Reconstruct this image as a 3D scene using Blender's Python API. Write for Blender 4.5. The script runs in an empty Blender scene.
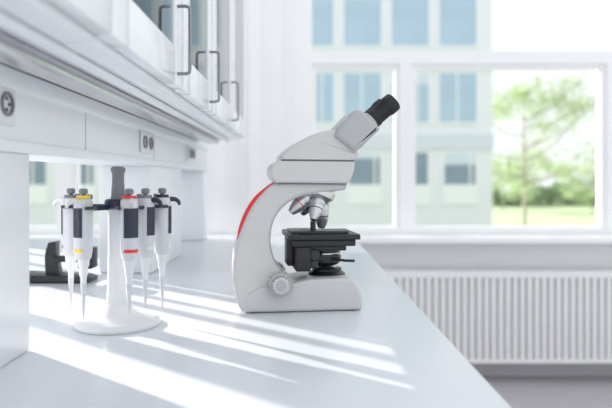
import bpy, bmesh, math, random
from mathutils import Vector, Matrix
random.seed(4)
F=595.0; EYE=1.132; BT=0.90
scene=bpy.context.scene
COL=scene.collection
WP={}
def PX(px,py,d): return Vector(((px-300)*d/F, d, EYE-(py-180)*d/F))
# ---------------------------------------------------------------- materials
def mat(name,color,rough=0.5,metal=0.0,var=0.03,scale=8.0,bump=0.0,coat=0.0,spec=0.5):
    m=bpy.data.materials.new(name); m.use_nodes=True
    nt=m.node_tree; b=nt.nodes['Principled BSDF']
    tc=nt.nodes.new('ShaderNodeTexCoord'); no=nt.nodes.new('ShaderNodeTexNoise')
    no.inputs['Scale'].default_value=scale; no.inputs['Detail'].default_value=3
    nt.links.new(tc.outputs['Object'],no.inputs['Vector'])
    mx=nt.nodes.new('ShaderNodeMix'); mx.data_type='RGBA'
    c1=[max(0,c*(1-var)) for c in color]+[1]; c2=[min(1,c*(1+var)) for c in color]+[1]
    mx.inputs[6].default_value=c1; mx.inputs[7].default_value=c2
    nt.links.new(no.outputs['Fac'],mx.inputs[0]); nt.links.new(mx.outputs[2],b.inputs['Base Color'])
    b.inputs['Roughness'].default_value=rough; b.inputs['Metallic'].default_value=metal
    b.inputs['Specular IOR Level'].default_value=spec
    b.inputs['Coat Weight'].default_value=coat
    return m
def glassmat(name,tint,refl=0.08):
    m=bpy.data.materials.new(name); m.use_nodes=True; nt=m.node_tree
    for n in list(nt.nodes):
        if n.type!='OUTPUT_MATERIAL': nt.nodes.remove(n)
    out=[n for n in nt.nodes if n.type=='OUTPUT_MATERIAL'][0]
    t=nt.nodes.new('ShaderNodeBsdfTransparent'); t.inputs[0].default_value=tint+(1,)
    g=nt.nodes.new('ShaderNodeBsdfGlossy'); g.inputs['Roughness'].default_value=0.03
    lw=nt.nodes.new('ShaderNodeFresnel'); lw.inputs[0].default_value=1.45
    mu=nt.nodes.new('ShaderNodeMath'); mu.operation='MULTIPLY'; mu.inputs[1].default_value=refl/0.08; mu.use_clamp=True
    nt.links.new(lw.outputs[0],mu.inputs[0])
    mx=nt.nodes.new('ShaderNodeMixShader'); nt.links.new(mu.outputs[0],mx.inputs[0])
    nt.links.new(t.outputs[0],mx.inputs[1]); nt.links.new(g.outputs[0],mx.inputs[2]); nt.links.new(mx.outputs[0],out.inputs[0])
    return m
M_wall=mat('white wall paint',(.88,.89,.90),.6)
M_frame=mat('white window lacquer',(.90,.91,.92),.35)
M_bench=mat('white laminate worktop',(.68,.705,.75),.24,var=.01,scale=3)
M_cab=mat('white cabinet lacquer',(.88,.89,.92),.18,var=.01)
M_trunk=mat('white aluminium trunking',(.83,.84,.87),.3,var=.01)
M_floor=mat('grey linoleum',(.46,.44,.47),.45,var=.08,scale=40)
M_base=mat('grey skirting',(.5,.5,.52),.5)
M_sock=mat('socket white plastic',(.75,.76,.78),.35)
M_dark=mat('dark socket recess',(.05,.05,.06),.5)
M_steel=mat('brushed steel',(.27,.28,.31),.3,metal=.85)
M_chrome=mat('satin chrome',(.62,.62,.64),.25,metal=.9)
M_obj=mat('silver objective barrel',(.60,.61,.63),.24,metal=.75)
M_scope=mat('light grey microscope enamel',(.60,.60,.60),.33,var=.01,coat=.2)
M_scope2=mat('cool grey microscope enamel',(.44,.45,.46),.35,var=.01,coat=.2)
M_red=mat('red trim plastic',(.75,.02,.03),.3)
M_blk=mat('black matt plastic',(.012,.013,.016),.38,var=.1)
M_blk2=mat('black rubber',(.008,.008,.010),.5,var=.1)
M_seam=mat('dark seam',(.12,.12,.13),.5)
M_seal=mat('grey glazing seal',(.50,.52,.55),.5)
M_pip=mat('white pipette plastic',(.72,.73,.75),.3,var=.01)
M_pbody=mat('light grey pipette plastic',(.60,.61,.64),.3,var=.01)
M_navy=mat('navy grip plastic',(.02,.025,.05),.35,var=.1)
M_grey=mat('grey plastic',(.18,.19,.21),.35)
M_tip=mat('milky tip plastic',(.60,.62,.64),.25)
M_yel=mat('yellow plastic',(.85,.62,.03),.35)
M_redp=mat('red plastic',(.70,.04,.04),.35)
M_glass=glassmat('clear window glass',(.98,.99,.99),.05)
M_cglass=glassmat('cabinet door glass',(.80,.88,.93),.12)
M_slide=glassmat('glass slide',(.93,.97,1.0),.08)
M_rad=mat('white radiator enamel',(.84,.84,.85),.35)
M_fac=mat('pale concrete facade',(.84,.85,.90),.8,var=.02,scale=1.0)
M_fac2=mat('pale grey facade cladding',(.70,.74,.82),.7,var=.03,scale=1.0)
M_bwin=mat('pale blue facade glass',(.42,.57,.72),.3,var=.15,scale=.8)
M_bwin2=mat('blue grey facade glass',(.22,.30,.38),.3,var=.25,scale=.8)
M_blind=mat('pale window blind',(.66,.74,.82),.7)
M_grass=mat('sunlit lawn',(.46,.56,.32),.9,var=.2,scale=.4)
M_path=mat('pale asphalt',(.65,.66,.66),.9)
M_bark=mat('bark',(.38,.34,.30),.9)
M_leaf=mat('muted green leaves',(.46,.57,.29),.7,var=.25,scale=.7)
M_hedge=mat('green foliage',(.26,.38,.18),.8,var=.3,scale=1.2)
# ---------------------------------------------------------------- geometry
def finish(name,bm,material,parent=None,angle=32,smooth=True,label=None,cat=None,kind=None,group=None):
    bmesh.ops.recalc_face_normals(bm,faces=bm.faces)
    if smooth:
        for f in bm.faces: f.smooth=len(f.verts)<=8
        for e in bm.edges:
            if len(e.link_faces)==2:
                try:
                    if e.calc_face_angle()>math.radians(angle) or any(len(f.verts)>8 for f in e.link_faces): e.smooth=False
                except Exception: pass
    vs=[v.co for v in bm.verts]
    lo=Vector([min(v[i] for v in vs) for i in range(3)]); hi=Vector([max(v[i] for v in vs) for i in range(3)])
    c=(lo+hi)/2
    if parent is None: c.z=lo.z
    for v in bm.verts: v.co-=c
    me=bpy.data.meshes.new(name); bm.to_mesh(me); bm.free()
    me.materials.append(material)
    o=bpy.data.objects.new(name,me); COL.objects.link(o)
    if parent is not None:
        o.parent=parent; o.location=c-WP[parent.name]
    else: o.location=c
    WP[o.name]=c
    tag(o,label,cat,kind,group); return o
def tag(o,label=None,cat=None,kind=None,group=None):
    if label: o['label']=label
    if cat: o['category']=cat
    if kind: o['kind']=kind
    if group: o['group']=group
def root(name,loc,label,cat,kind=None,group=None):
    o=bpy.data.objects.new(name,None); o.empty_display_size=.05; COL.objects.link(o); o.location=Vector(loc)
    WP[o.name]=Vector(loc); tag(o,label,cat,kind,group); return o
def abox(bm,x0,x1,y0,y1,z0,z1,bev=0.0,seg=2):
    t=bmesh.new(); bmesh.ops.create_cube(t,size=1)
    for v in t.verts:
        v.co=Vector(((x0+x1)/2+v.co.x*(x1-x0),(y0+y1)/2+v.co.y*(y1-y0),(z0+z1)/2+v.co.z*(z1-z0)))
    if bev>0: bmesh.ops.bevel(t,geom=t.edges[:],offset=bev,segments=seg,affect='EDGES',profile=.5)
    merge(bm,t)
def merge(bm,t,mtx=None):
    mp={}
    for v in t.verts: mp[v]=bm.verts.new(mtx@v.co if mtx else v.co)
    for f in t.faces:
        try: bm.faces.new([mp[v] for v in f.verts])
        except ValueError: pass
    t.free()
def box(name,x0,x1,y0,y1,z0,z1,m,parent=None,bev=.002,**k):
    bm=bmesh.new(); abox(bm,x0,x1,y0,y1,z0,z1,bev); return finish(name,bm,m,parent,**k)
def basis(axis):
    a=Vector(axis).normalized(); u=a.orthogonal().normalized()
    if abs(a.z)>.999: u=Vector((1,0,0))
    v=a.cross(u); return a,u,v
def alathe(bm,prof,org,axis=(0,0,1),seg=32,a0=0,a1=360,sx=1,sy=1):
    a,u,v=basis(axis); org=Vector(org); full=abs(a1-a0-360)<1e-6
    n=seg if full else seg+1; rings=[]
    for r,h in prof:
        ring=[]
        for i in range(n):
            t=math.radians(a0+(a1-a0)*i/seg)
            ring.append(bm.verts.new(org+a*h+u*(r*sx*math.cos(t))+v*(r*sy*math.sin(t))))
        rings.append(ring)
    for k in range(len(rings)-1):
        for i in range(n if full else n-1):
            j=(i+1)%n
            bm.faces.new([rings[k][i],rings[k][j],rings[k+1][j],rings[k+1][i]])
    if full:
        bm.faces.new(rings[0][::-1]); bm.faces.new(rings[-1])
def lathe(name,prof,org,m,parent,axis=(0,0,1),seg=32,**k):
    bm=bmesh.new(); alathe(bm,prof,org,axis,seg); return finish(name,bm,m,parent,**k)
def spl(pts,n=5):
    P=[Vector(p) for p in pts]; out=[]
    for i in range(len(P)-1):
        p0=P[max(i-1,0)];p1=P[i];p2=P[i+1];p3=P[min(i+2,len(P)-1)]
        for k in range(n):
            t=k/n
            out.append(.5*((2*p1)+(-p0+p2)*t+(2*p0-5*p1+4*p2-p3)*t*t+(-p0+3*p1-3*p2+p3)*t**3))
    out.append(P[-1]); return out
def offs(poly,d):
    n=len(poly); A=sum(poly[i].x*poly[(i+1)%n].y-poly[(i+1)%n].x*poly[i].y for i in range(n))
    s=1 if A>0 else -1; out=[]
    for i in range(n):
        p=poly[i]; e1=(p-poly[i-1]); e2=(poly[(i+1)%n]-p)
        if e1.length<1e-9 or e2.length<1e-9: out.append(p.copy()); continue
        e1.normalize(); e2.normalize()
        n1=Vector((-e1.y,e1.x))*s; n2=Vector((-e2.y,e2.x))*s
        m=(n1+n2); L=m.length
        if L<.3: m=n1
        else: m=m/L; m=m/max(.5,m.dot(n1))
        out.append(p+m*d)
    return out
def aprism(bm,poly,y0,y1,r=.004,seg=4):
    q=[]
    for p in poly:
        p=Vector((p[0],p[1]))
        if not q or (p-q[-1]).length>2e-4: q.append(p)
    if (q[0]-q[-1]).length<2e-4: q.pop()
    if r>0:
        rings=[(y0+r*(1-math.cos(math.pi/2*k/seg)), r*(1-math.sin(math.pi/2*k/seg))) for k in range(seg+1)]
        rings+= [(y1-(y-y0),o) for y,o in rings[::-1]]
    else: rings=[(y0,0),(y1,0)]
    R=[]
    for y,o in rings:
        pp=offs(q,o) if o>1e-7 else q
        R.append([bm.verts.new((p.x,y,p.y)) for p in pp])
    n=len(q)
    for k in range(len(R)-1):
        for i in range(n):
            j=(i+1)%n; bm.faces.new([R[k][i],R[k][j],R[k+1][j],R[k+1][i]])
    bm.faces.new(R[0][::-1]); bm.faces.new(R[-1])
def pp(pts,d):
    o=[]
    for p in pts:
        w=PX(p[0],p[1],d); o.append((w.x,w.z))
    return o
def sp2(pts,n=5): return [(p.x,p.y) for p in spl([Vector((a[0],a[1])) for a in pts],n)]
def atube(bm,pts,r,seg=12,cap=True):
    P=[Vector(p) for p in pts]; n=len(P); rings=[]
    rr=r if isinstance(r,(list,tuple)) else [r]*n
    u=None
    for i in range(n):
        t=(P[min(i+1,n-1)]-P[max(i-1,0)]).normalized()
        if u is None: u=t.orthogonal().normalized()
        u=(u-t*u.dot(t)).normalized(); v=t.cross(u)
        rings.append([bm.verts.new(P[i]+(u*math.cos(2*math.pi*k/seg)+v*math.sin(2*math.pi*k/seg))*rr[i]) for k in range(seg)])
    for k in range(n-1):
        for i in range(seg):
            j=(i+1)%seg; bm.faces.new([rings[k][i],rings[k][j],rings[k+1][j],rings[k+1][i]])
    if cap: bm.faces.new(rings[0][::-1]); bm.faces.new(rings[-1])
def tube(name,pts,r,m,parent,seg=12,**k):
    bm=bmesh.new(); atube(bm,pts,r,seg); return finish(name,bm,m,parent,angle=50,**k)
# ================================================================ ROOM
YB=3.45
box('floor',-2.7,3.2,-1.2,YB+.3,-.12,0,M_floor,bev=0,label='grey linoleum floor of the laboratory',cat='floor',kind='structure')
SILL=.815; TOPW=3.0; W1a,W1b=-.03,2.9; W2a,W2b=-2.3,-.42
bm=bmesh.new()
abox(bm,-2.7,3.2,YB,YB+.3,0,SILL-.035); abox(bm,-2.7,3.2,YB,YB+.3,TOPW,3.3)
abox(bm,-2.7,W2a,YB,YB+.3,SILL-.035,TOPW); abox(bm,W2b,W1a,YB,YB+.3,SILL-.035,TOPW); abox(bm,W1b,3.2,YB,YB+.3,SILL-.035,TOPW)
finish('wall_back',bm,M_wall,smooth=False,label='white plastered window wall with a narrow pier',cat='wall',kind='structure')
bm=bmesh.new(); abox(bm,-.34,-.10,YB-.05,YB,SILL,TOPW,.003); abox(bm,-.29,-.22,YB-.09,YB-.05,SILL,TOPW,.003)
finish('trim_2',bm,M_wall,smooth=False,label='white stepped pier casing between the windows',cat='trim',kind='structure')
box('trim_1',-2.7,3.2,YB-.16,YB,SILL-.035,SILL,M_frame,bev=.004,label='white window sill board above the radiator',cat='window sill',kind='structure')
box('baseboard_back',-2.7,3.2,YB-.018,YB,0,.075,M_base,bev=.002,label='grey skirting along the window wall',cat='baseboard',kind='structure')
def window(n,xa,xb,mull,lab,sw=.10):
    r=root('window_%d'%n,((xa+xb)/2,YB+.08,SILL),lab,'window','structure')
    y0,y1=YB+.02,YB+.10
    bm=bmesh.new()
    abox(bm,xa,xa+sw,y0,y1,SILL-.035,TOPW); abox(bm,xb-sw,xb,y0,y1,SILL-.035,TOPW)
    abox(bm,xa+sw,xb-sw,y0,y1,SILL-.035,SILL+.03); abox(bm,xa+sw,xb-sw,y0,y1,TOPW-.06,TOPW)
    abox(bm,xa+sw,xb-sw,y0,y1,1.81,1.885)
    for mx in mull: abox(bm,mx,mx+.068,y0,y1,SILL+.03,1.81)
    finish('window_frame',bm,M_frame,r,smooth=False)
    edges=[xa+sw]+[e for mx in mull for e in (mx,mx+.068)]+[xb-sw]
    cells=[(edges[i],edges[i+1],SILL+.03,1.81) for i in range(0,len(edges),2)]+[(xa+sw,xb-sw,1.885,TOPW-.06)]
    for a,b,c,d in cells:
        if d<1.82:
            bm=bmesh.new(); w=.026
            abox(bm,a,a+w,y0+.015,y1-.01,c,d);abox(bm,b-w,b,y0+.015,y1-.01,c,d)
            abox(bm,a+w,b-w,y0+.015,y1-.01,c,c+w*.6);abox(bm,a+w,b-w,y0+.015,y1-.01,d-w,d)
            finish('window_sash',bm,M_frame,r,smooth=False)
        box('window_pane',a+.002,b-.002,YB+.058,YB+.062,c,d,M_glass,r,bev=0)
window(1,W1a,W1b,[.583,1.79],'tall white-framed window with transom looking onto trees')
window(2,W2a,W2b,[-1.4],'white-framed window beyond the bench bridge')
WX=-2.55
bm=bmesh.new(); abox(bm,WX-.15,WX,-1.2,1.9,0,3.3); abox(bm,WX-.15,WX,1.9,YB,0,.9); abox(bm,WX-.15,WX,1.9,YB,2.95,3.3)
finish('wall_left',bm,M_wall,smooth=False,label='white side wall with tall glazed opening',cat='wall',kind='structure')
w3=root('window_3',(WX-.05,2.7,.9),'unseen tall side window with slim white bars added to cast shadow streaks','window','structure')
bm=bmesh.new(); abox(bm,WX-.09,WX-.03,1.9,YB,.9,.95); abox(bm,WX-.09,WX-.03,1.9,YB,2.9,2.95)
for c,wd in ((.628,.05),(.868,.022),(.94,.012),(1.045,.035),(1.19,.03)):  # unseen bars, added and spaced to throw shadow streaks across the worktop
    y=c+.805*2.61; abox(bm,WX-.07,WX-.05,y-wd/2,y+wd/2,.95,2.9)
finish('window_frame',bm,M_frame,w3,smooth=False)
# ---- radiator
rx0,rx1,rz0,rz1=.18,2.55,.115,.620
rad=root('radiator',((rx0+rx1)/2,YB-.09,rz0),'white ribbed panel radiator mounted below the window sill','radiator')
bm=bmesh.new(); n=int((rx1-rx0)/.040)
poly=[]
for i in range(n):
    x=rx0+.040*i
    poly+=[(x,0),(x+.002,-.028),(x+.026,-.028),(x+.028,0)]
poly.append((rx1,0))
fr=YB-.125
fv=[bm.verts.new((x,fr-.001+y,rz0+.02)) for x,y in poly]; tv=[bm.verts.new((x,fr-.001+y,rz1-.03)) for x,y in poly]
for i in range(len(poly)-1):
    if (fv[i].co-fv[i+1].co).length>1e-6: bm.faces.new([fv[i],fv[i+1],tv[i+1],tv[i]])
abox(bm,rx0,rx1,fr,fr+.012,rz0,rz1,.002)
abox(bm,rx0,rx1,fr-.030,fr,rz0,rz0+.022,.003); abox(bm,rx0,rx1,fr-.030,fr,rz1-.032,rz1,.003)
abox(bm,rx0,rx1,fr+.07,fr+.082,rz0,rz1,.002)
finish('radiator_panel',bm,M_rad,rad,smooth=False)
bm=bmesh.new()
abox(bm,rx0,rx1,fr,fr+.005,rz1,rz1+.006);abox(bm,rx0,rx1,fr+.077,fr+.082,rz1,rz1+.006)
for i in range(90):
    x=rx0+.01+i*(rx1-rx0-.02)/90; abox(bm,x,x+.012,fr+.005,fr+.077,rz1,rz1+.006)
finish('top_grille',bm,M_rad,rad,smooth=False)
for bx in (rx0+.2,rx1-.2): box('bracket',bx,bx+.03,fr+.082,YB-.001,rz0+.1,rz1-.1,M_rad,rad)
tube('pipe',[(rx1-.05,fr+.04,rz0+.02),(rx1-.05,fr+.04,0.0)],.009,M_chrome,rad)
# ================================================================ BENCH
BX0,BX1,BY0,BY1=-1.15,.217,-.45,2.38
bench=root('laboratory_bench',((BX0+BX1)/2,(BY0+BY1)/2,0),'long white laminate laboratory bench with sunlit top','bench')
bm=bmesh.new(); abox(bm,BX0,BX1,BY0,BY1,BT-.032,BT,.003); finish('worktop',bm,M_bench,bench)
for lx in (BX0+.08,BX1-.16):
    for ly in (BY0+.1,.95,BY1-.16):
        box('leg',lx,lx+.06,ly,ly+.06,0,BT-.033,M_chrome,bench)
for ly in (BY0+.1,BY1-.16): box('crossbar',BX0+.14,BX1-.16,ly+.01,ly+.05,.78,BT-.033,M_chrome,bench)
# ================================================================ SERVICE BRIDGE
CX=-.196; CBZ=EYE+.143; CTZ=CBZ+.80
TX=-.368; TB=EYE+.037; TT=EYE+.145; BE=2.36
br=root('service_bridge',(-.44,.9,BT),'white bench-mounted service bridge carrying power sockets','service bridge')
bm=bmesh.new(); abox(bm,-.50,TX,-.4,BE,TB,TT-.012,.003)
abox(bm,-.498,TX+.006,-.4,BE,TT-.030,TT-.004,.002)
abox(bm,-.498,TX+.004,-.4,BE,TB-.002,TB+.014,.002)
finish('trunking',bm,M_trunk,br)
for y0,y1 in ((-.3,-.2),(.30,.812),(1.48,1.84),(2.28,2.35)):
    bm=bmesh.new(); abox(bm,-.50,TX,y0,y1,BT+.0005,TB-.002,.003); finish('upright',bm,M_trunk,br)
for y in (.55,1.02,1.5,1.9):
    bm=bmesh.new(); abox(bm,TX-.001,TX+.0008,y,y+.0018,TB+.014,TT-.03)
    finish('panel_seam',bm,M_seal,br,smooth=False)
box('light_rail',-.325,-.285,-.1,2.10,CBZ-.016,CBZ-.0005,M_chrome,br,bev=.004,label='slim metal light rail')
box('light_rail',-.262,-.250,-.1,2.10,CBZ-.010,CBZ-.0005,M_trunk,br,bev=.003,label='slim white light rail')
def socket(y,z,w=.052,n=1,s_=1.0):
    s=box('power_socket',TX+.0005,TX+.005,y-w/2*n,y+w/2*n,z-.026,z+.026,M_sock,br,bev=.002)
    for i in range(n):
        c=y+(i-(n-1)/2)*w
        bm=bmesh.new(); alathe(bm,[(.016*s_,0),(.018*s_,.002),(.018*s_,.004),(.014*s_,.004),(.0135*s_,.0005)],(TX+.004,c,z),(1,0,0),28)
        finish('socket_ring',bm,M_grey,s)
        for dy,dz in ((0,-.007),(0,.007),(.006,0)):
            bm=bmesh.new(); alathe(bm,[(.0028,0),(.0028,.0016)],(TX+.0042,c+dy,z+dz),(1,0,0),12)
            finish('socket_hole',bm,M_dark,s)
zs=(TB+TT)/2+.003
socket(.736,zs,.05,1,.85); socket(1.42,zs-.005,.055,2,.85); socket(2.0,zs-.005,.055,2)
# ================================================================ WALL CABINETS
def cabinet(y0,y1,solid=False,near=False,hand=True):
    r=root('wall_cabinet',(-.36,(y0+y1)/2,CBZ),'white %s cabinet mounted above the lab bench'%('solid-doored' if solid else 'glass-doored'),'cabinet',group='row of cabinets above the bench')
    g=.0015; xb=-.56; fx=CX-.02
    bm=bmesh.new()
    abox(bm,xb,fx,y0+g,y1-g,CBZ,CBZ+.018); abox(bm,xb,fx,y0+g,y1-g,CTZ-.018,CTZ)
    abox(bm,xb,fx,y0+g,y0+.018,CBZ+.018,CTZ-.018); abox(bm,xb,fx,y1-.018,y1-g,CBZ+.018,CTZ-.018)
    for (p,q,t,u) in ((y0+.018,y0+.06,CBZ+.018,CTZ-.018),(y1-.06,y1-.018,CBZ+.018,CTZ-.018),(y0+.06,y1-.06,CBZ+.018,CBZ+.05),(y0+.06,y1-.06,CTZ-.05,CTZ-.018)):
        abox(bm,xb,xb+.012,p,q,t,u)
    finish('body',bm,M_cab,r,smooth=False)
    box('rear_pane',xb+.004,xb+.007,y0+.055,y1-.055,CBZ+.045,CTZ-.045,M_glass,r,bev=0)  # glazed back added in place of a panel to brighten the cabinet interior
    box('shelf',xb+.014,fx-.03,y0+.019,y1-.019,CBZ+.36,CBZ+.376,M_cab,r,bev=.001)
    a,b,c,d=y0+.003,y1-.003,CBZ+.008,CTZ-.004; w=.060
    bm=bmesh.new()
    if solid: abox(bm,fx+.001,CX,a,b,c,d,.002)
    else:
        abox(bm,fx+.001,CX,a,a+w,c,d,.002); abox(bm,fx+.001,CX,b-w,b,c,d,.002)
        abox(bm,fx+.001,CX,a+w,b-w,c,c+w,.002); abox(bm,fx+.001,CX,a+w,b-w,d-w,d,.002)
    dr=finish('door',bm,M_cab,r)
    if not solid:
        box('glass_pane',CX-.008,CX-.004,a+w-.004,b-w+.004,c+w-.004,d-w+.004,M_cglass,dr,bev=0)
    z0=EYE+.170; z1=EYE+.278; st=.020
    hy=(a+.03) if near else b-.045
    if hand: tube('handle',[(CX-.001,hy,z0),(CX+st-.006,hy,z0),(CX+st-.001,hy,z0+.002),(CX+st,hy,z0+.008),(CX+st,hy,z1-.008),(CX+st-.001,hy,z1-.002),(CX+st-.006,hy,z1),(CX-.001,hy,z1)],.0028,M_steel,dr,label='grey steel bow handle')
    return r
cabinet(.10,.62,True,True)
for a,b in ((.62,1.0),(1.0,1.34),(1.34,1.74)): cabinet(a,b)
cabinet(1.74,2.15,hand=False)
# ================================================================ MICROSCOPE
YC=1.10
ms=root('microscope',(0.0,YC,BT),'light grey binocular microscope with red stripe and black stage','microscope')
def Z(py,d): return EYE-(py-180)*d/F
def X(px,d): return (px-300)*d/F
bm=bmesh.new()
poly=[(243,311.8)]+sp2([(241,305),(242,297),(248,291),(262,286),(290,283),(305,280),(325,279),(343,279),(352,282),(357,289),(360,298),(360.5,306)],4)+[(359,311.8)]
aprism(bm,pp(poly,1.042),1.042,1.158,.006)
finish('base',bm,M_scope,ms)
for fx in (250,350):
    for fy in (1.055,1.14):
        w=PX(fx,300,1.05); bm=bmesh.new(); alathe(bm,[(.009,.0006),(.010,.004)],(w.x,fy,BT),(0,0,1),16)
        finish('rubber_foot',bm,M_blk2,ms)
oc=sp2([(238,309.8),(233.5,300),(230,280),(230.3,262),(233.3,245),(238.8,228),(246.5,210.5),(257,195.5),(271,183),(290,180),(318,180),(346,181)],6)
ic=sp2([(316,309.8),(312,298),(302,287),(287,277),(276,265),(270,251),(268.5,237),(271,223),(277.5,211),(287,202.5),(301,196),(322,193),(344,190)],6)
def resample(c,n):
    P=[Vector(p) for p in c]; L=[0]
    for i in range(1,len(P)): L.append(L[-1]+(P[i]-P[i-1]).length)
    out=[];j=0
    for k in range(n):
        s=L[-1]*k/(n-1)
        while j<len(P)-2 and L[j+1]<s: j+=1
        t=(s-L[j])/max(1e-9,L[j+1]-L[j]); out.append(P[j].lerp(P[j+1],min(1,t)))
    return out
N=72; oc=resample(oc,N); ic=resample(ic,N)
bm=bmesh.new(); rows_=[]
ye=1.1; rr=.009
for i in range(N):
    s=min(1,max(0,1-i/(N*.36))); s=s*s*(3-2*s); hw=.035+.0215*s
    dd=1.068-.020*s
    a=PX(oc[i].x,oc[i].y,dd); b=PX(ic[i].x,ic[i].y,dd); a.y=b.y=0
    d=(b-a).normalized(); row=[]
    S=5
    for k in range(S+1):
        t=math.pi/2*k/S; row.append(a+d*rr*(1-math.cos(t))+Vector((0,-(hw-rr)-rr*math.sin(t),0)))
    for k in range(S+1):
        t=math.pi/2*(1-k/S); row.append(b-d*rr*(1-math.cos(t))+Vector((0,-(hw-rr)-rr*math.sin(t),0)))
    row+= [Vector((p.x,-p.y,p.z)) for p in row[::-1]]
    rows_.append([bm.verts.new(p+Vector((0,ye,0))) for p in row])
M_=len(rows_[0])
for i in range(N-1):
    for k in range(M_):
        j=(k+1)%M_; bm.faces.new([rows_[i][k],rows_[i][j],rows_[i+1][j],rows_[i+1][k]])
bm.faces.new(rows_[0]); bm.faces.new(rows_[-1][::-1])
finish('arm',bm,M_scope,ms,angle=50)
o2=sp2([(235.4,240),(238.4,228),(246,210.5),(256.4,195.2),(271,182.2)],6)
i2=sp2([(272,184),(258.4,197.5),(248.6,211.5),(241.2,229),(237.2,240)],6)
o2=[(x-(1.9*math.sin(math.pi*i/(len(o2)-1))),y-(1.3*math.sin(math.pi*i/(len(o2)-1)))) for i,(x,y) in enumerate(o2)]
bm=bmesh.new(); aprism(bm,pp(o2+i2,1.068),1.069,1.080,.0006,2); finish('red_stripe',bm,M_red,ms,label='curved red trim stripe')
bm=bmesh.new()
poly=sp2([(274,183),(268,177),(267,169),(271,163),(278,160)],4)+[(353,160.5)]+sp2([(353,160.5),(352,171),(348.5,180),(344,184)],3)
aprism(bm,pp(poly,1.058),1.055,1.145,.005); finish('head_mount',bm,M_scope,ms)
bm=bmesh.new(); aprism(bm,pp([(275,181.5),(344,182.7),(344,184.6),(275,183.8)],1.062),1.0575,1.1425,.0006,2); finish('dark_seam',bm,M_seam,ms)
bm=bmesh.new(); aprism(bm,pp([(279,159.3),(352,159.8),(352,161.6),(278,161.2)],1.060),1.0558,1.1442,.0006,2); finish('dark_seam',bm,M_seam,ms)
bm=bmesh.new()
poly=[(279,174)]+sp2([(277,160),(278,155),(284,149),(294,142.5),(305,136.5),(317,131.5),(328,129),(337,129.5),(344,134.5),(351,143),(357.5,152),(356,157),(353,160)],4)+[(346,174)]
aprism(bm,pp(poly,1.056),1.0565,1.1435,.008,5); finish('head_housing',bm,M_scope,ms)
bm=bmesh.new()
poly=sp2([(332,136),(335,127),(344,117.5),(351,110.5),(357,108.5),(363,111.5)],4)+sp2([(370,118.5),(378,127),(377,130),(369,137.5),(359,147.5),(352,152)],3)
aprism(bm,pp(poly,1.05),1.047,1.153,.008,4); finish('binocular_block',bm,M_scope2,ms)
dv=Vector((.76,0,.65)).normalized()
for yy in (YC-.031,YC+.031):
    w=PX(367,123,1.07); org=Vector((w.x,yy,w.z))
    et=lathe('eyepiece_tube',[(.0180,-.004),(.0180,.007),(.0170,.010)],org,M_scope2,ms,dv)
    lathe('eyepiece',[(.0150,.007),(.0172,.010),(.0172,.019),(.0160,.0205),(.0160,.043),(.0172,.045),(.0180,.049),(.0180,.062),(.0165,.0645),(.0125,.0645),(.0115,.062)],org,M_blk2,et,dv)
    lathe('eyepiece_lens',[(.0113,.0612),(.0105,.0626),(.006,.0632)],org,M_chrome,et,dv)
# nosepiece
O=PX(323,182,YC); ax=Vector((-math.sin(math.radians(24)),0,-math.cos(math.radians(24))))
no=lathe('nosepiece',[(.026,.006),(.0310,.012),(.0320,.016),(.0320,.024),(.0300,.027),(.024,.034),(.014,.038)],O,M_obj,ms,ax,label='silver rotating nosepiece')
for k,(L,cr) in enumerate(((.0865,M_navy),(.078,M_blk),(.083,M_redp),(.076,M_blk))):
    R=Matrix.Rotation(math.radians(90*k-14),3,ax)
    d=R@Vector((0,0,-1))
    ob=lathe('objective',[(.0100,.024),(.0112,.036),(.0115,.040),(.0136,.041),(.0136,L*.60),(.0127,L*.61),(.0127,L*.78),(.0118,L*.81),(.0096,L*.91),(.0062,L)],O,M_obj,no,d,28)
    lathe('colour_ring',[(.01275,L*.715),(.01285,L*.718),(.01285,L*.733),(.01275,L*.736)],O,cr,ob,d,28)
st=root('stage',(0,0,0),None,None); st.parent=ms; st.location=Vector((.035,YC,1.03))-WP[ms.name]; WP[st.name]=Vector((.035,YC,1.03))
bm=bmesh.new(); abox(bm,X(284,1.04),X(357,1.04),1.035,1.165,Z(240.5,1.035),Z(235,1.035),.002,3)
abox(bm,X(289,1.04),X(353,1.04),1.042,1.158,Z(247,1.04),Z(240.5,1.04),.002,2)
abox(bm,X(294,1.06),X(344,1.06),1.055,1.14,Z(251,1.06),Z(247,1.04),.002,2)
finish('stage_plate',bm,M_blk,st)
bm=bmesh.new(); abox(bm,X(288,1.06),X(314,1.06),1.05,1.13,Z(235,1.06),Z(231,1.06),.0015)
abox(bm,X(296,1.04),X(346,1.04),1.045,1.055,Z(235,1.04),Z(231.8,1.04),.001)
abox(bm,X(330,1.1),X(334,1.1),1.06,1.13,Z(234.2,1.1),Z(232.0,1.1),.001)
finish('slide_holder',bm,M_blk,st)
box('glass_slide',X(312,1.1),X(338,1.1),1.075,1.13,Z(233.9,1.1),Z(233.9,1.1)+.0012,M_slide,st,bev=0)
bm=bmesh.new(); abox(bm,X(292,1.05),X(308,1.05),1.05,1.15,Z(272,1.05),Z(246,1.05),.004,3)
abox(bm,X(285,1.05),X(293,1.05),1.075,1.125,Z(268,1.05),Z(236,1.05),.003)
abox(bm,X(304,1.06),X(338,1.06),1.070,1.130,Z(263,1.06),Z(255.5,1.06),.003)
finish('focus_carriage',bm,M_blk,st)
cx=X(325,1.1)
lathe('condenser',[(.014,Z(266,1.1)-BT),(.024,Z(264,1.1)-BT),(.030,Z(261,1.1)-BT),(.030,Z(255,1.1)-BT),(.025,Z(254,1.1)-BT),(.025,Z(251,1.1)-BT),(.031,Z(250.5,1.1)-BT),(.031,Z(248,1.1)-BT),(.022,Z(246,1.1)-BT)],(cx,YC,BT),M_blk,st)
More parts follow.
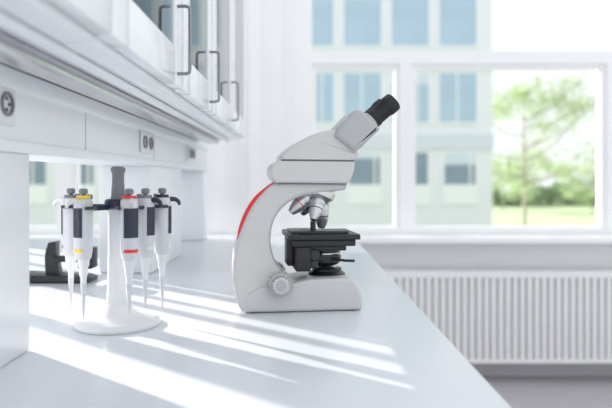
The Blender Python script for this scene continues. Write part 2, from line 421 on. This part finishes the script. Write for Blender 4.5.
lathe('condenser_ring',[(.0252,Z(253.6,1.1)-BT),(.0295,Z(253.2,1.1)-BT),(.0295,Z(252,1.1)-BT),(.0252,Z(251.6,1.1)-BT)],(cx,YC,BT),M_chrome,st)
tube('condenser_lever',[(cx,YC-.024,Z(257,1.1)),(cx+.03,YC-.045,Z(258,1.1)),(cx+.046,YC-.05,Z(258,1.1))],.0024,M_blk,st)
kx=X(306,1.05)
lathe('stage_knob',[(.005,.08),(.005,.03),(.011,.029),(.012,.024),(.012,.012),(.0095,.010),(.0095,-.001),(.008,-.003)],(kx+.008,1.060,Z(266,1.06)),M_blk,st)
li=lathe('illuminator',[(.030,Z(281,1.1)-BT-.004),(.035,Z(278,1.1)-BT),(.034,Z(273,1.1)-BT),(.027,Z(270.5,1.1)-BT),(.0275,Z(268,1.1)-BT),(.020,Z(267.4,1.1)-BT)],(X(327,1.1),YC,BT),M_blk,ms)
lathe('lamp_lens',[(.0185,Z(267.6,1.1)-BT),(.016,Z(267.0,1.1)-BT),(.008,Z(266.6,1.1)-BT)],(X(327,1.1),YC,BT),M_chrome,li)
for s,y0 in ((-1,1.0415),(1,1.1585)):
    org=Vector((X(275.5,1.03),y0,Z(284,1.03)))
    bm=bmesh.new(); poly=[]
    for i in range(96):
        r=.0225 if i%4<2 else .0195
        a=2*math.pi*i/96; poly.append((org.x+r*math.cos(a),org.z+r*math.sin(a)))
    aprism(bm,poly,min(y0,y0+s*.017),max(y0,y0+s*.017),.0006,2)
    kn=finish('focus_knob',bm,M_scope2,ms,angle=40)
    bm=bmesh.new(); poly=[]
    for i in range(72):
        r=.0155 if i%4<2 else .0132
        a=2*math.pi*i/72; poly.append((org.x+r*math.cos(a),org.z+r*math.sin(a)))
    aprism(bm,poly,min(y0+s*.017,y0+s*.026),max(y0+s*.017,y0+s*.026),.0006,2)
    fk=finish('fine_focus_knob',bm,M_scope,kn,angle=40)
    lathe('knob_cap',[(.0095,.026),(.0095,.0268),(.0085,.0275)],org,M_scope2,fk,(0,s,0))
ms.rotation_euler=(0,0,math.radians(7))
# ================================================================ PIPETTE STAND
SX,SY=-.291,.952
ps=root('pipette_stand',(SX,SY,BT),'white pipette carousel stand with round foot on the bench','pipette stand')
bm=bmesh.new()
alathe(bm,[(.064,.0003),(.066,.003),(.065,.007),(.055,.011),(.035,.016),(.024,.024),(.019,.034)],(SX,SY,BT),(0,0,1),64)
finish('foot',bm,M_pip,ps,angle=60)
zc=Z(204,.952)
lathe('pole',[(.0185,.028),(.0168,.06),(.0155,.12),(.0155,zc-BT-.008)],(SX,SY,BT),M_pip,ps)
lathe('hub',[(.018,-.008),(.021,-.005),(.021,.005),(.018,.008)],(SX,SY,zc),M_navy,ps)
lathe('carry_knob',[(.012,.008),(.011,.014),(.0095,.035),(.0095,.048),(.0115,.053),(.0115,.057),(.008,.060)],(SX,SY,zc),M_grey,ps)
PIPS=[(-.038,-.048,M_yel,M_yel,1.0,'yellow'),(-.077,.004,M_grey,M_grey,.93,'grey'),(.033,-.053,M_redp,M_redp,.90,'red'),(.047,-.013,M_grey,M_pip,.90,'grey'),(.066,.020,M_navy,M_pip,.97,'blue')]
zt=Z(189,.93)
for pi_,(dx,dy,ca,cb,tl,cn) in enumerate(PIPS):
    D=Vector((dx,dy,0)); L=D.length; px_,py_=SX+dx,SY+dy
    t=bmesh.new(); abox(t,.018,L-.017,-.004,.004,-.005,.004,.0015)
    for sgn in (-1,1):
        pts=[(L+.0178*math.cos(a),sgn*.0178*math.sin(a),0) for a in [math.pi-k*(2.0/8) for k in range(9)]]
        atube(t,pts,.0026,8)
    bm=bmesh.new(); merge(bm,t,Matrix.Translation((SX,SY,zc-.004))@Matrix.Rotation(math.atan2(dy,dx),4,'Z'))
    finish('holder_arm',bm,M_navy,ps)
    pr=root('pipette',(px_,py_,zt-.19*tl),'white micropipette with %s band hanging on the carousel'%cn,'pipette',group='pipettes on the carousel stand')
    T=Matrix.Translation((px_,py_,zt))@Matrix.Rotation(math.atan2(dy,dx),4,'Z')
    def lp(name,prof,m,sx=1,sy=1,seg=28,par=pr,c=(0,0,0)):
        t=bmesh.new(); alathe(t,prof,c,(0,0,1),seg,sx=sx,sy=sy); bm=bmesh.new(); merge(bm,t,T); return finish(name,bm,m,par,angle=40)
    lp('plunger',[(.0035,-.018),(.0035,-.008),(.0062,-.007),(.0066,-.003),(.0060,0),(.003,.0012)],M_grey)
    bd=lp('body',[(.0085,-.0135),(.0125,-.015),(.0136,-.019),(.0143,-.028),(.0144,-.055),(.0141,-.082),(.0134,-.094),(.0120,-.103),(.0095,-.107)],M_pbody,1.0,.93)
    lp('colour_band',[(.0090,-.0095),(.0105,-.010),(.0105,-.0138),(.0090,-.0143)],ca,par=bd)
    t=bmesh.new()
    alathe(t,[(.0136,-.028),(.0149,-.0285),(.0150,-.050),(.0148,-.0725),(.0134,-.073)],(0,0,0),(0,0,1),14,-52,52,1,.95)
    bm=bmesh.new(); merge(bm,t,T); finish('grip_panel',bm,M_navy,bd,angle=40)
    t=bmesh.new(); alathe(t,[(.0132,-.090),(.0142,-.0903),(.0138,-.0948),(.0126,-.0952)],(0,0,0),(0,0,1),14,-50,50)
    bm=bmesh.new(); merge(bm,t,T); finish('colour_label',bm,cb,bd,angle=40)
    t=bmesh.new(); atube(t,[(.009,0,-.019),(.015,0,-.017),(.021,0,-.0175),(.026,0,-.021),(.028,0,-.027)],[.0045,.0042,.0038,.0034,.0024],10)
    bm=bmesh.new(); merge(bm,t,T); finish('finger_hook',bm,M_navy if pi_>2 else M_pip,bd,angle=60)
    t=bmesh.new(); abox(t,-.014,-.007,-.004,.004,-.016,-.008,.0015); bm=bmesh.new(); merge(bm,t,T); finish('ejector_button',bm,M_grey,bd)
    lp('shaft',[(.0088,-.105),(.0084,-.116),(.0070,-.118),(.0062,-.130),(.0048,-.133),(.0040,-.148)],M_pip,seg=20)
    lp('tip',[(.0046,-.143),(.0044,-.148),(.0028,-.148-.018*tl),(.0008,-.148-.050*(tl*2.0-1.0))],M_tip,seg=16)
# ================================================================ black stand behind the bridge
bs=root('instrument_stand',(-.64,1.45,BT),'low black instrument stand on the bench beyond the bridge','stand')
bm=bmesh.new(); aprism(bm,[(-.68,BT+.0005),(-.68,BT+.012),(-.63,BT+.020),(-.56,BT+.018),(-.49,BT+.014),(-.475,BT+.008),(-.475,BT+.0005)],1.33,1.40,.003,2); finish('base_plate',bm,M_blk,bs)
bm=bmesh.new(); aprism(bm,sp2([(-.578,BT+.016),(-.580,BT+.06),(-.572,BT+.09)],4)+sp2([(-.556,BT+.092),(-.556,BT+.06),(-.548,BT+.016)],4),1.35,1.38,.002,2); finish('column',bm,M_blk,bs)
bm=bmesh.new(); abox(bm,-.56,-.475,1.35,1.38,BT+.045,BT+.058,.003); abox(bm,-.505,-.47,1.345,1.385,BT+.030,BT+.078,.004); finish('arm',bm,M_blk,bs)
# ================================================================ OUTSIDE
box('ground',-60,90,8,160,-3.1,-3.0,M_grass,bev=0,label='green lawn outside the window',cat='lawn',kind='structure')
box('path',-60,90,44,50,-3.0,-2.98,M_path,bev=0,label='pale asphalt path across the lawn',cat='path',kind='structure')
YW=30.0
bd=root('office_building',(-6,YW+2,-3),'pale concrete office building with rows of blue windows','building')
pitch=2.4
bm=bmesh.new(); abox(bm,-26,9.7,YW,YW+4.5,-3,18,.0); finish('facade',bm,M_fac,bd,smooth=False)
rows=[(-.1,2.6),(3.95,6.6),(7.8,10.6),(11.7,14.4)]
for (za,zb) in rows:
    bm=bmesh.new(); abox(bm,-26.05,9.75,YW-.12,YW-.001,zb+.1,zb+.85); finish('spandrel_band',bm,M_fac2,bd,smooth=False)
rnd=random.Random(9)
for ri,(za,zb) in enumerate(rows):
    for c in range(-9,4):
        xa=X(342,YW)+c*pitch; xb=xa+2.05
        if xb>9.6: continue
        if ri==0: xa+=.25; xb-=.05
        bm=bmesh.new(); w=.09; xm=xa+(.95 if (c+ri)%2 else 1.35)
        abox(bm,xa,xb,YW-.1,YW-.001,za,za+w);abox(bm,xa,xb,YW-.1,YW-.001,zb-w,zb);abox(bm,xa,xa+w,YW-.1,YW-.001,za+w,zb-w);abox(bm,xb-w,xb,YW-.1,YW-.001,za+w,zb-w)
        if ri<2: abox(bm,xm,xm+.08,YW-.1,YW-.001,za+w,zb-w)
        if ri==0:
            abox(bm,xa+w,xm,YW-.09,YW-.001,za+w,za+1.0); abox(bm,xm+.08,xb-w,YW-.09,YW-.001,za+w,za+1.0)
        fo=finish('window_frame',bm,M_frame,bd,smooth=False)
        wp=box('window_pane',xa+w,xb-w,YW-.06,YW-.04,za+w,zb-w,M_bwin2 if ri==0 else M_bwin,bd,bev=0)
        hb=rnd.choice((0,0,.3,.6))
        if hb: box('window_blind',xa+w,xb-w,YW-.08,YW-.065,zb-w-hb,zb-w,M_blind,bd,bev=0)
def tree(name,x,y,z0,h,w,nleaf,m,lab,trunk_h,lf=1.0):
    r=root(name,(x,y,z0),lab,'tree')
    bm=bmesh.new()
    atube(bm,[(x,y,z0),(x+.05,y,z0+h*.3),(x-.05,y,z0+h*.6),(x,y,z0+h*.85)],[h*.016,h*.012,h*.008,h*.003],8)
    ends=[]
    for i in range(20):
        a=random.uniform(0,6.28); t=random.uniform(.3,.75); zb=z0+h*t; l=w*.5*random.uniform(.55,1.1)*(1.15-abs(t-.45))
        e=Vector((x+l*math.cos(a),y+l*math.sin(a),zb+l*random.uniform(.2,.7))); ends.append(e)
        mid=Vector((x,y,zb)).lerp(e,.5)+Vector((0,0,-.1*l))
        atube(bm,[(x,y,zb),mid,e],[h*.006,h*.004,h*.002],6)
    finish('trunk',bm,M_bark,r)
    bm=bmesh.new()
    cl=[(e,w*random.uniform(.08,.15)) for e in ends]+[(Vector((x+random.gauss(0,w*.25),y+random.gauss(0,w*.2),z0+h*random.uniform(trunk_h,.95))),w*random.uniform(.06,.13)) for _ in range(30)]
    for i in range(nleaf):
        c,rr=random.choice(cl)
        p=c+Vector((random.gauss(0,1),random.gauss(0,1),random.gauss(0,.8)))*rr*.6
        s=w*random.uniform(.012,.022)*lf; u=Vector((random.gauss(0,1),random.gauss(0,1),random.gauss(0,1))).normalized(); v=u.orthogonal().normalized()
        vs=[bm.verts.new(p+u*s*a+v*s*b) for a,b in ((-1,0),(0,-.55),(1,0),(0,.55))]
        bm.faces.new(vs)
    finish('foliage',bm,m,r,smooth=False)
tree('tree',X(524,42),42,-3,11.3,8.6,6500,M_leaf,'airy green deciduous tree on the lawn',.3,.85)
tree('tree',X(592,70),70,-3,6.5,8,5000,M_leaf,'small bright green tree farther across the lawn',.2)
tree('tree',X(655,60),60,-3,7,8,4000,M_leaf,'small bright green tree farther across the lawn',.2)
tree('tree',X(503,80),80,-3,7,8,4000,M_leaf,'small green tree beyond the office building',.2)
bm=bmesh.new()
for i in range(26000):
    xx=random.uniform(20,85); h=2.6+.9*math.sin(xx*.5)+.5*math.sin(xx*1.7)
    p=Vector((xx,95+random.uniform(-2,2),-3+h*random.random()**.7)); s=random.uniform(.15,.3)
    u=Vector((random.gauss(0,1),random.gauss(0,1),random.gauss(0,1))).normalized(); v=u.orthogonal().normalized()
    bm.faces.new([bm.verts.new(p+u*s*a+v*s*b) for a,b in ((-1,0),(0,-.6),(1,0),(0,.6))])
finish('hedge',bm,M_hedge,smooth=False,label='dark green hedge at the far end of the lawn',cat='hedge',kind='stuff')
# ================================================================ LIGHT
w=bpy.data.worlds.new('sky'); scene.world=w; w.use_nodes=True
bg=w.node_tree.nodes['Background']; bg.inputs[0].default_value=(.95,.975,1.0,1); bg.inputs[1].default_value=1.2
sd=bpy.data.lights.new('sun','SUN'); sd.energy=10.5; sd.angle=math.radians(.3); sd.color=(1,.97,.93)
so=bpy.data.objects.new('sun',sd); COL.objects.link(so)
el=math.radians(18.5); dirv=Vector((.779*math.cos(el),-.627*math.cos(el),-math.sin(el)))
so.rotation_euler=dirv.to_track_quat('-Z','Y').to_euler(); so.location=(-6,6,6)
# ================================================================ CAMERA
cd=bpy.data.cameras.new('camera'); cam=bpy.data.objects.new('camera',cd); COL.objects.link(cam); scene.camera=cam
cam.location=(0,0,EYE); cam.rotation_euler=(math.radians(90),0,0)
cd.sensor_width=36; cd.lens=35; cd.shift_x=6/612; cd.shift_y=-24/612
cd.clip_start=.01; cd.clip_end=400
cd.dof.use_dof=True; cd.dof.focus_distance=1.03; cd.dof.aperture_fstop=3.0
scene.view_settings.view_transform='Standard'
